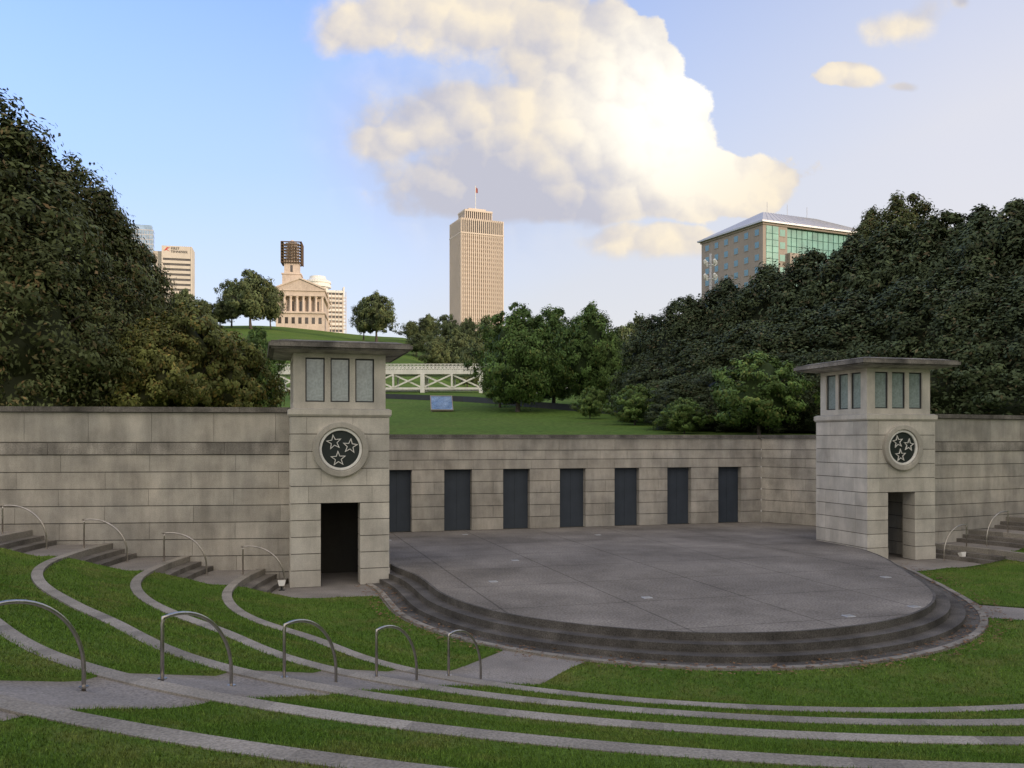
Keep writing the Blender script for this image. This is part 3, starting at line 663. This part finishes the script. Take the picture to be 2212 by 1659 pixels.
def round_hotel():
    Y=640; x=bx(703,Y); z0=40; top=bz(622,Y)-z0
    e=mkobj('hotel_tower',None,loc=(x,Y,z0),rz=radians(15),category='building',label='white banded tower topped by a round rooftop drum')
    b=MB(); n=int(top/3.3)
    for k in range(n): b.box(-13,13,-8,8,k*3.3,k*3.3+1.7)
    b.box(-13,-12,-8.2,8.2,0,top); b.box(12,13,-8.2,8.2,0,top); b.obj('wall',M_white,e)
    gm=MB(); gm.box(-12,12,-7.6,7.6,1.703,3.297); gm=gm.mesh('window_band',M_glassd)
    for k in range(n-1): mkobj('window_band',gm,e,loc=(0,0,k*3.3))
    b=MB(); t=n*3.3; cx=-5.5
    b.tube([(cx,0,t-3),(cx,0,t+1.0),(cx,0,t+1.01),(cx,0,t+2.4),(cx,0,t+2.41),(cx,0,t+4.0),(cx,0,t+4.01),(cx,0,t+5.4),(cx,0,t+7.2),(cx,0,t+9.0)],[7.5,7.5,9.6,9.6,9.0,9.0,9.6,9.4,6.0,5.6],32)
    b.obj('rooftop_drum',M_white,e)
round_hotel()
def text_mesh(s,size,mat,parent,loc,rot):
    c=bpy.data.curves.new('t','FONT'); c.body=s; c.size=size; c.extrude=.05
    o=bpy.data.objects.new('t',c); COL.objects.link(o); bpy.context.view_layer.update()
    me=bpy.data.meshes.new_from_object(o.evaluated_get(bpy.context.evaluated_depsgraph_get())); bpy.data.objects.remove(o)
    me.materials.clear(); me.materials.append(mat)
    at=me.attributes.new('tint','FLOAT','FACE'); at.data.foreach_set('value',[1.]*len(me.polygons))
    p=mkobj('lettering',me,parent,loc=loc); p.rotation_euler=rot; return p
M_white2=weather('cream_precast',(.60,.54,.47),lo=.92,hi=1.05,scale=.1,speck=2,sa=.04,streak=.05,bump=0)
def bank():
    Y=700; x=bx(350,Y); z0=60; top=bz(530,Y)-z0
    e=mkobj('bank_building',None,loc=(x,Y,z0),rz=radians(14),category='office building',label='cream office block with window bands and rooftop sign')
    b=MB(); n=int((top-7)/4)
    for k in range(n): b.box(0,22,0,22,k*4,k*4+2.2)
    b.box(0,22,0,22,n*4,top); b.box(-.3,.6,-.3,22,0,top); b.box(21.4,22.3,-.3,22,0,top)
    b.box(-7,-.31,3,20,0,top-4,.85)
    b.obj('wall',M_white2,e)
    gm=MB(); gm.box(.6,21.4,.4,21.6,2.203,3.997); gm=gm.mesh('window_band',M_glassd)
    for k in range(n): mkobj('window_band',gm,e,loc=(0,0,k*4))
    s=MB(); s.add([(1.2,-.12,top-4.2),(3.6,-.12,top-1.2),(6.2,-.12,top-1.6),(3.2,-.12,top-2.6),(6.0,-.12,top-4.6),(3.4,-.12,top-3.4)],[(0,1,3,5),(1,2,3),(5,3,4)])
    sg=s.obj('sign',M_red,e)
    text_mesh('FIRST',2.7,M_blk,sg,(6.6,-.15,top-2.9),(pi/2,0,0)); text_mesh('TENNESSEE',2.5,M_blk,sg,(6.4,-.15,top-5.3),(pi/2,0,0))
bank()
def glass_tower():
    Y=760; x=bx(304,Y); z0=60; top=bz(484,Y)-z0
    e=mkobj('glass_tower',None,loc=(x,Y,z0),rz=radians(18),category='office building',label='pale blue glass office tower above the treetops')
    b=MB(); b.box(-9,10,0,12,0,top-4); b.box(-8,9,2,11,top-3.99,top); b.obj('wall',M_blueg,e)
    b=MB()
    for k in range(int(top/4)): b.box(-9.1,10.1,-.1,12.1,k*4,k*4+.7)
    for k in range(10): b.box(-9.1+2*k,-8.8+2*k,-.2,-.101,0,top-4)
    b.obj('mullions',M_roofm,e)
glass_tower()
M_dark2=weather('teal_mullion',(.06,.15,.13),sa=.03,streak=0,bump=0)
def side_office():
    Y=256; x=bx(1648,Y); z0=10; rz=radians(24.6); top=bz(480,Y)-z0
    e=mkobj('office_building',None,loc=(x,Y,z0),rz=rz,category='office building',label='grey precast office building with teal windows and metal roof')
    Lx,Ly=46,29
    b=MB(); b.box(9,Lx,0.5,Ly,0,top-8.5); b.box(0,9,0,Ly,0,top-.6); b.box(9.001,Lx,2,Ly,top-8.498,top-.6)
    b.box(9,20,-1.2,.499,0,top-8.2); b.box(-.3,Lx+.3,-.3,Ly+.3,top-.598,top,.9)
    fh=3.65
    b.obj('wall',M_grey,e)
    def win(w,h,gl,nm='window'):
        g=MB(); g.box(-w/2,w/2,-.05,-.003,0,h); g.box(-w/2-.12,w/2+.12,-.12,-.003,-.15,-.003,1,1); return g.mesh(nm,[gl,M_grey])
    wm=win(1.9,1.9,M_teal); wb=win(1.75,1.75,M_bluew)
    for f in range(6):
        for c in range(6):
            o=mkobj('window',wb,e,loc=(0,2.6+c*4.7,top-3.3-f*fh)); o.rotation_euler=(0,0,-pi/2)
        mkobj('window',wm,e,loc=(7.2,0,top-3.4-f*fh))
    for f in range(4):
        for c in range(3): mkobj('window',wm,e,loc=(11.2+c*3.4,-1.2,top-11.6-f*fh))
        for c in range(6): mkobj('window',wm,e,loc=(22.2+c*3.6,.5,top-11.6-f*fh))
    g=MB(); g.box(1.2,5.6,-.12,-.003,0,top-.8); g.box(9.2,Lx-.2,.9,1.99,top-8.3,top-.7)
    cw=g.obj('curtain_wall',M_teal,e)
    g=MB()
    for k in range(18): g.box(9.2+k*2.05,9.32+k*2.05,.8,.899,top-8.3,top-.7)
    for k in range(4): g.box(9.2,Lx-.2,.78,.898,top-8.3+k*2.5,top-8.2+k*2.5)
    for k in range(15): g.box(1.2,5.6,-.2,-.121,top-2-k*fh*.5-1,top-1.9-k*fh*.5-1)
    g.box(3.3,3.45,-.2,-.122,0,top-.8)
    g.obj('mullions',M_dark2,cw)
    r=MB(); r.fru(Lx/2+1,Ly/2+1,top+.003,Lx/2+1,Ly/2+1,top+.5,1,0,Lx/2,Ly/2); r.fru(Lx/2+.8,Ly/2+.8,top+.503,Lx/2-12,.5,top+7.5,1,0,Lx/2,Ly/2)
    for k in range(1,22):
        f=k/22; xa=-.8+(Lx+1.6)*f; xb=12+(Lx-24)*f
        r.tube([(xa,-.8,top+.55),(xb,Ly/2-.5,top+7.55)],.07,4)
    ro=r.obj('roof',M_roofm,e)
    for k in range(3):
        r=MB(); r.tube([(14+k*8,Ly/2,top+7.4),(14+k*8,Ly/2,top+11)],.08,5); r.obj('antenna',M_roofm,ro)
side_office()
def bridge():
    Y=125; pw=4.2; n=13; x0=bx(910,Y)-5*pw; L=n*pw; zd=bz(797,Y)
    e=mkobj('trestle_bridge',None,loc=(x0,Y+2.0,0),rz=radians(-1),category='bridge',label='white painted trestle bridge with X-braced panels and railing')
    b=MB(); b.box(0,L,0,5,zd-.6,zd,1.); zb=zd-2.5; b.box(0,L,.1,.4,zb-.3,zb); b.box(0,L,4.6,4.9,zb-.3,zb)
    for k in range(n+1):
        x=k*pw; hw_=.3 if k%2==1 else .12; zl=zb-1.4 if k%2==1 else zb
        b.box(x-hw_,x+hw_,-.05,.55,zl,zd-.603); b.box(x-hw_,x+hw_,4.5,4.95,zl,zd-.603)
        if k<n:
            for (xa,za,xb,zb2) in ((x+.1,zb,x+pw-.1,zd-.7),(x+.1,zd-.7,x+pw-.1,zb)):
                o_=(.0 if za==zb else .26)
                b.add([(xa,.02+o_,za-.12),(xa,.02+o_,za+.12),(xb,.02+o_,zb2+.12),(xb,.02+o_,zb2-.12),(xa,.2+o_,za-.12),(xa,.2+o_,za+.12),(xb,.2+o_,zb2+.12),(xb,.2+o_,zb2-.12)],[(0,1,2,3),(4,7,6,5),(1,5,6,2),(0,3,7,4)])
    b.obj('truss',M_cream,e)
    for yy in (0,4.8):
        r=MB(); r.box(0,L,yy,yy+.15,zd+.78,zd+.88); r.box(0,L,yy,yy+.1,zd+.1,zd+.2)
        k=0
        while k*.55<L-.6:
            x=k*.55; r.box(x-.04,x+.04,yy+.02,yy+.08,zd+.2,zd+.78)
            r.add([(x,yy+.03,zd+.2),(x+.08,yy+.03,zd+.2),(x+.58,yy+.03,zd+.78),(x+.5,yy+.03,zd+.78)],[(0,1,2,3)]); r.add([(x+.5,yy+.05,zd+.2),(x+.58,yy+.05,zd+.2),(x+.08,yy+.05,zd+.78),(x,yy+.05,zd+.78)],[(0,1,2,3)])
            k+=1
        r.obj('railing',M_cream,e)
    for k in range(1,n+1,2):
        b=MB(); b.fru(.6,2.4,zb-6,.45,2.3,zb-1.403,1,0,k*pw,2.4); b.obj('pier',M_grey,e)
bridge()
b=MB(); pts=[(bx(700,108),108),(bx(840,101),101),(bx(1000,92),92),(bx(1150,82),82),(bx(1300,74),74),(bx(1420,67),67),(bx(1600,60),60)]
for (xa,ya),(xb,yb) in zip(pts,pts[1:]):
    n=6
    for k in range(n):
        f,g=k/n,(k+1)/n; x1,y1,x2,y2=xa+(xb-xa)*f,ya+(yb-ya)*f,xa+(xb-xa)*g,ya+(yb-ya)*g
        z1,z2=float(terr(x1,y1)),float(terr(x2,y2))
        b.add([(x1,y1,z1-.3),(x2,y2,z2-.3),(x2,y2,z2+.55),(x1,y1,z1+.55),(x1,y1+.4,z1-.3),(x2,y2+.4,z2-.3),(x2,y2+.4,z2+.55),(x1,y1+.4,z1+.55)],[(0,1,2,3),(3,2,6,7),(4,7,6,5)])
b.obj('retaining_wall',M_dark,label='low black retaining wall crossing the park lawn',category='wall')
def panel(u,Y,w,h,lab):
    x=bx(u,Y); z=float(terr(x,Y)); e=mkobj('information_panel',None,loc=(x,Y,z),rz=radians(8),label=lab,category='sign')
    mt=Matrix.Translation((0,0,.12))@Matrix.Rotation(radians(40),4,'X')
    b=MB(); b.M=mt; b.box(-w/2,w/2,0,h,0,.08); b.obj('board',M_panel,e)
    b=MB(); b.M=mt
    for q in ((-w/2-.06,-w/2,-.06,h+.06),(w/2,w/2+.06,-.06,h+.06),(-w/2,w/2,-.06,0),(-w/2,w/2,h,h+.06)): b.box(q[0],q[1],q[2],q[3],-.02,.12)
    b.M=None
    b.add([(-w/2,.1,-.1),(w/2,.1,-.1),(w/2,h*.76,-.1),(-w/2,h*.76,-.1),(-w/2,.1,.15),(w/2,.1,.15),(w/2,h*.76,.10+h*.63),(-w/2,h*.76,.10+h*.63)],[(0,1,5,4),(1,2,6,5),(2,3,7,6),(3,0,4,7)],.7)
    b.obj('plinth',M_grey,e)
panel(955,76,1.8,1.9,'low tilted blue information panel on the lawn')
Y=100; x=bx(1535,Y); zt=bz(548,Y); z0=float(terr(x,Y))
e=mkobj('carillon_mast',None,loc=(x,Y,z0),category='lamp mast',label='tall grey carillon mast with a cluster of bells above trees')  # one of the park's carillon poles, gives no light
b=MB(); b.tube([(0,0,0),(0,0,zt-z0)],[.22,.12],10); b.obj('pole',M_roofm,e)
for k in range(4):
    a=k*pi/2+.4
    for dz in (1.2,2.8):
        b=MB(); b.tube([(0,0,zt-z0-dz),(cos(a)*.6,sin(a)*.6,zt-z0-dz-.15),(cos(a)*.75,sin(a)*.75,zt-z0-dz),(cos(a)*.75,sin(a)*.75,zt-z0-dz+.35),(cos(a)*.75,sin(a)*.75,zt-z0-dz+.5)],[.04,.04,.1,.2,.06],8)
        b.obj('bell',M_white,e)
for (s,t) in ((-11.25,-.35),(11.7,-.5)):
    x,y=W(s,t); e=mkobj('floodlight',None,loc=(x,y,0),rz=TH,category='floodlight',label='small white ground floodlight at the tower foot',group='ground floodlights')
    b=MB(); b.tube([(0,0,0),(0,0,.12)],.03,8); b.box(-.08,.08,-.05,.05,.0,.02); b.obj('bracket',M_dark,e)
    b=MB(); b.M=Matrix.Translation((0,0,.2))@Matrix.Rotation(-.3,4,'X'); b.fru(.07,.06,-.08,.11,.09,.08); b.obj('housing',M_white,e)
n=900; a=rng.uniform(A0+.2,A1-.2,n); rr=np.array([rst(0)(q) for q in a])+rng.uniform(.62,1.6,n)
px=SC[0]+rr*np.cos(a); py=SC[1]+rr*np.sin(a); ang_=rng.uniform(0,2*pi,n); L=rng.uniform(.03,.07,n)
z=np.where(rr-np.array([rst(0)(q) for q in a])<1.14,.06,.075)
c_,s_=np.cos(ang_)*L,np.sin(ang_)*L
V=np.stack([np.stack([px-c_,py-s_,z],1),np.stack([px+s_*.5,py-c_*.5,z+.01],1),np.stack([px+c_,py+s_,z+.004],1),np.stack([px-s_*.5,py+c_*.5,z+.012],1)],1).reshape(-1,3)
M_litter=weather('dry_leaf',(.24,.13,.06),(.16,.09,.04),sa=.3,streak=0,bump=0)
me=np_mesh('leaf_litter',V,np.arange(4*n).reshape(-1,4),[M_litter],{'tint':rng.uniform(.6,1.5,n)})
mkobj('leaf_litter',me,loc=LOC,rz=TH,kind='stuff',label='dry fallen leaves gathered along the stage gutter',category='leaves')
# ------------------------------------------------------------------ world: sky and clouds
wd_=bpy.data.worlds.new('World'); scene.world=wd_; wd_.use_nodes=True; nt=wd_.node_tree; nt.nodes.clear()
EL,AZ=radians(9),radians(122)
sky=N(nt,'ShaderNodeTexSky'); sky.sky_type='NISHITA'; sky.sun_disc=False; sky.sun_elevation=EL; sky.sun_rotation=AZ; sky.air_density=1.0; sky.dust_density=1.0; sky.ozone_density=3.0
tc=N(nt,'ShaderNodeTexCoord').outputs['Generated']; sp=N(nt,'ShaderNodeSeparateXYZ',{0:tc})
yy=MA(nt,'MAXIMUM',sp.outputs[1],.02); uu=MA(nt,'DIVIDE',sp.outputs[0],yy); vv=MA(nt,'DIVIDE',sp.outputs[2],yy)
vec=N(nt,'ShaderNodeCombineXYZ',{0:uu,1:vv,2:0.}).outputs[0]
wn=N(nt,'ShaderNodeTexNoise',{'Vector':vec,'Scale':7.,'Detail':3.}).outputs['Color']
vw=VM(nt,'ADD',vec,VM(nt,'SCALE',VM(nt,'SUBTRACT',wn,(.5,.5,.5)),scale=.06))
vw=VM(nt,'MULTIPLY',vw,(1,1,0))
def BL(u,v,ru,rv):
    d=VM(nt,'SUBTRACT',vw,((u-1106)/FL,(HZ-v)/FL,0)); d=VM(nt,'MULTIPLY',d,(FL/ru,FL/rv,0)); return MA(nt,'SUBTRACT',1.0,VM(nt,'LENGTH',d))
blobs=[(980,5,320,135),(1180,80,190,130),(800,50,140,80),(1350,150,135,135),(1270,270,280,170),(1440,290,140,130),(1060,265,310,125),(900,290,160,60),(1090,385,340,105),(1450,385,280,95),(1605,400,120,60),(1150,440,340,50)]
F_=None
for bl in blobs:
    k=BL(*bl); F_=k if F_ is None else MA(nt,'SMOOTH_MAX',F_,k,.3)
for bl,of in (((1962,48,160,70),.22),((1850,165,130,55),.36),((1945,185,60,25),.3),((2085,18,40,20),.22),((1400,520,260,60),.2)):
    F_=MA(nt,'MAXIMUM',F_,MA(nt,'SUBTRACT',MA(nt,'MULTIPLY',BL(*bl),.9),of))
def puff(v_):
    vo=N(nt,'ShaderNodeTexVoronoi',{'Vector':v_,'Scale':24.},feature='F1')
    return MA(nt,'SUBTRACT',.5,MA(nt,'POWER',vo.outputs['Distance'],1.6))
wv=VM(nt,'ADD',vec,VM(nt,'SCALE',VM(nt,'SUBTRACT',N(nt,'ShaderNodeTexNoise',{'Vector':vec,'Scale':22.,'Detail':4.}).outputs['Color'],(.5,.5,.5)),scale=.035))
n1=NOI(nt,vec,10.,7,.62); n2=NOI(nt,VM(nt,'ADD',vec,(.02,.014,0)),10.,4,.58)
p1=puff(wv); p2=puff(VM(nt,'ADD',wv,(.009,.007,0)))
F0=MA(nt,'ADD',MA(nt,'ADD',F_,MA(nt,'MULTIPLY',MA(nt,'SUBTRACT',n1,.5),.95)),MA(nt,'MULTIPLY',p1,.24))
def GA(u,v,ru,rv): return MR(nt,BL(u,v,ru,rv),0,1,0,1,True)
side=MR(nt,GA(1540,220,480,430),0,.4,.5,.09)
mask=MR(nt,MA(nt,'DIVIDE',MA(nt,'ADD',F0,.02),side),0,1,0,1,True)
mask=MA(nt,'MAXIMUM',mask,MA(nt,'MULTIPLY',MR(nt,BL(1060,290,500,330),0,.7,0,.6,True),MR(nt,n1,.3,.6,.5,1.)))
mask=MA(nt,'MULTIPLY',mask,MR(nt,sp.outputs[1],.05,.2,0,1))
rel=MA(nt,'ADD',MA(nt,'MULTIPLY',MA(nt,'SUBTRACT',n1,n2),1.6),MA(nt,'MULTIPLY',MA(nt,'SUBTRACT',p1,p2),.8))
tt=MA(nt,'ADD',.14,rel)
for (g,am) in ((GA(1420,230,440,360),.85),(GA(950,0,440,190),.7),(GA(1620,400,340,130),.7),(GA(1090,250,230,100),.5),(GA(900,285,180,60),.35),(GA(1962,60,300,90),.6),(GA(1850,170,200,80),.6),(GA(1400,530,400,90),.55)):
    tt=MA(nt,'ADD',tt,MA(nt,'MULTIPLY',g,am))
tt=MA(nt,'SUBTRACT',tt,MA(nt,'MULTIPLY',GA(1100,440,460,100),.42))
tt=MA(nt,'ADD',tt,0,clamp=True)
ccol=MIX(nt,tt,(.56,.56,.64),(1.0,.88,.69))
hot=GA(1440,220,330,320)
ccol=MIX(nt,MA(nt,'MULTIPLY',hot,MR(nt,tt,.3,1,.35,1)),ccol,(1.2,1.17,1.08))
elv=sp.outputs[2]
sdot=VM(nt,'DOT_PRODUCT',tc,(sin(radians(75)),cos(radians(75)),.1))
hz=MA(nt,'ADD',MR(nt,elv,0,.64,.96,0.0,True),MR(nt,sdot,.1,.9,0,.7),clamp=True)
warm=MR(nt,elv,.02,.28,1,0)
hcol=MIX(nt,MR(nt,uu,-.5,.5,0,1),(.53,.655,.85),(.78,.78,.84))
hcol=MIX(nt,warm,hcol,(.85,.81,.76))
bs=N(nt,'ShaderNodeBackground',{'Color':MIX(nt,1.0,sky.outputs[0],(1.06,.94,1.15,1),'MULTIPLY'),'Strength':.40})
bh=N(nt,'ShaderNodeBackground',{'Color':hcol,'Strength':1.0})
m0=N(nt,'ShaderNodeMixShader',{0:MA(nt,'MULTIPLY',hz,.94),1:bs.outputs[0],2:bh.outputs[0]})
bc=N(nt,'ShaderNodeBackground',{'Color':ccol,'Strength':1.0})
mx=N(nt,'ShaderNodeMixShader',{0:MA(nt,'MULTIPLY',mask,.96),1:m0.outputs[0],2:bc.outputs[0]})
# warm clouds added in the unseen sky (behind and above) as fill light
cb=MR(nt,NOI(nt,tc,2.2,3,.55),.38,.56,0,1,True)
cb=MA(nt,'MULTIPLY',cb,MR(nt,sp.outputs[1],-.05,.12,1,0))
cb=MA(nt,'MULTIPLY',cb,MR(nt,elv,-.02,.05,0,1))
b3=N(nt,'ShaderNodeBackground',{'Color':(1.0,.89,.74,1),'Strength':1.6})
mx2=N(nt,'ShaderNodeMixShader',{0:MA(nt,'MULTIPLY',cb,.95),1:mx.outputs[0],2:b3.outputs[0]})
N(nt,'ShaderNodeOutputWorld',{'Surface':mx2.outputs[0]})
wd_.cycles.sampling_method='MANUAL'; wd_.cycles.sample_map_resolution=512
sd=bpy.data.lights.new('sun','SUN'); sd.energy=3.1; sd.angle=radians(.5); sd.color=(1,.79,.59)
so=bpy.data.objects.new('sun',sd); COL.objects.link(so)
S=Vector((cos(EL)*sin(AZ),cos(EL)*cos(AZ),sin(EL))); so.rotation_euler=S.to_track_quat('Z','Y').to_euler(); so.location=(60,-20,60)
# ------------------------------------------------------------------ camera
cam=bpy.data.cameras.new('camera'); co=bpy.data.objects.new('camera',cam); COL.objects.link(co); scene.camera=co
co.location=(0,0,CZ); co.rotation_euler=(radians(90),0,0); cam.sensor_width=36; cam.lens=FL/2212*36; cam.shift_y=(HZ-829.5)/2212; cam.clip_end=6000; cam.clip_start=.1
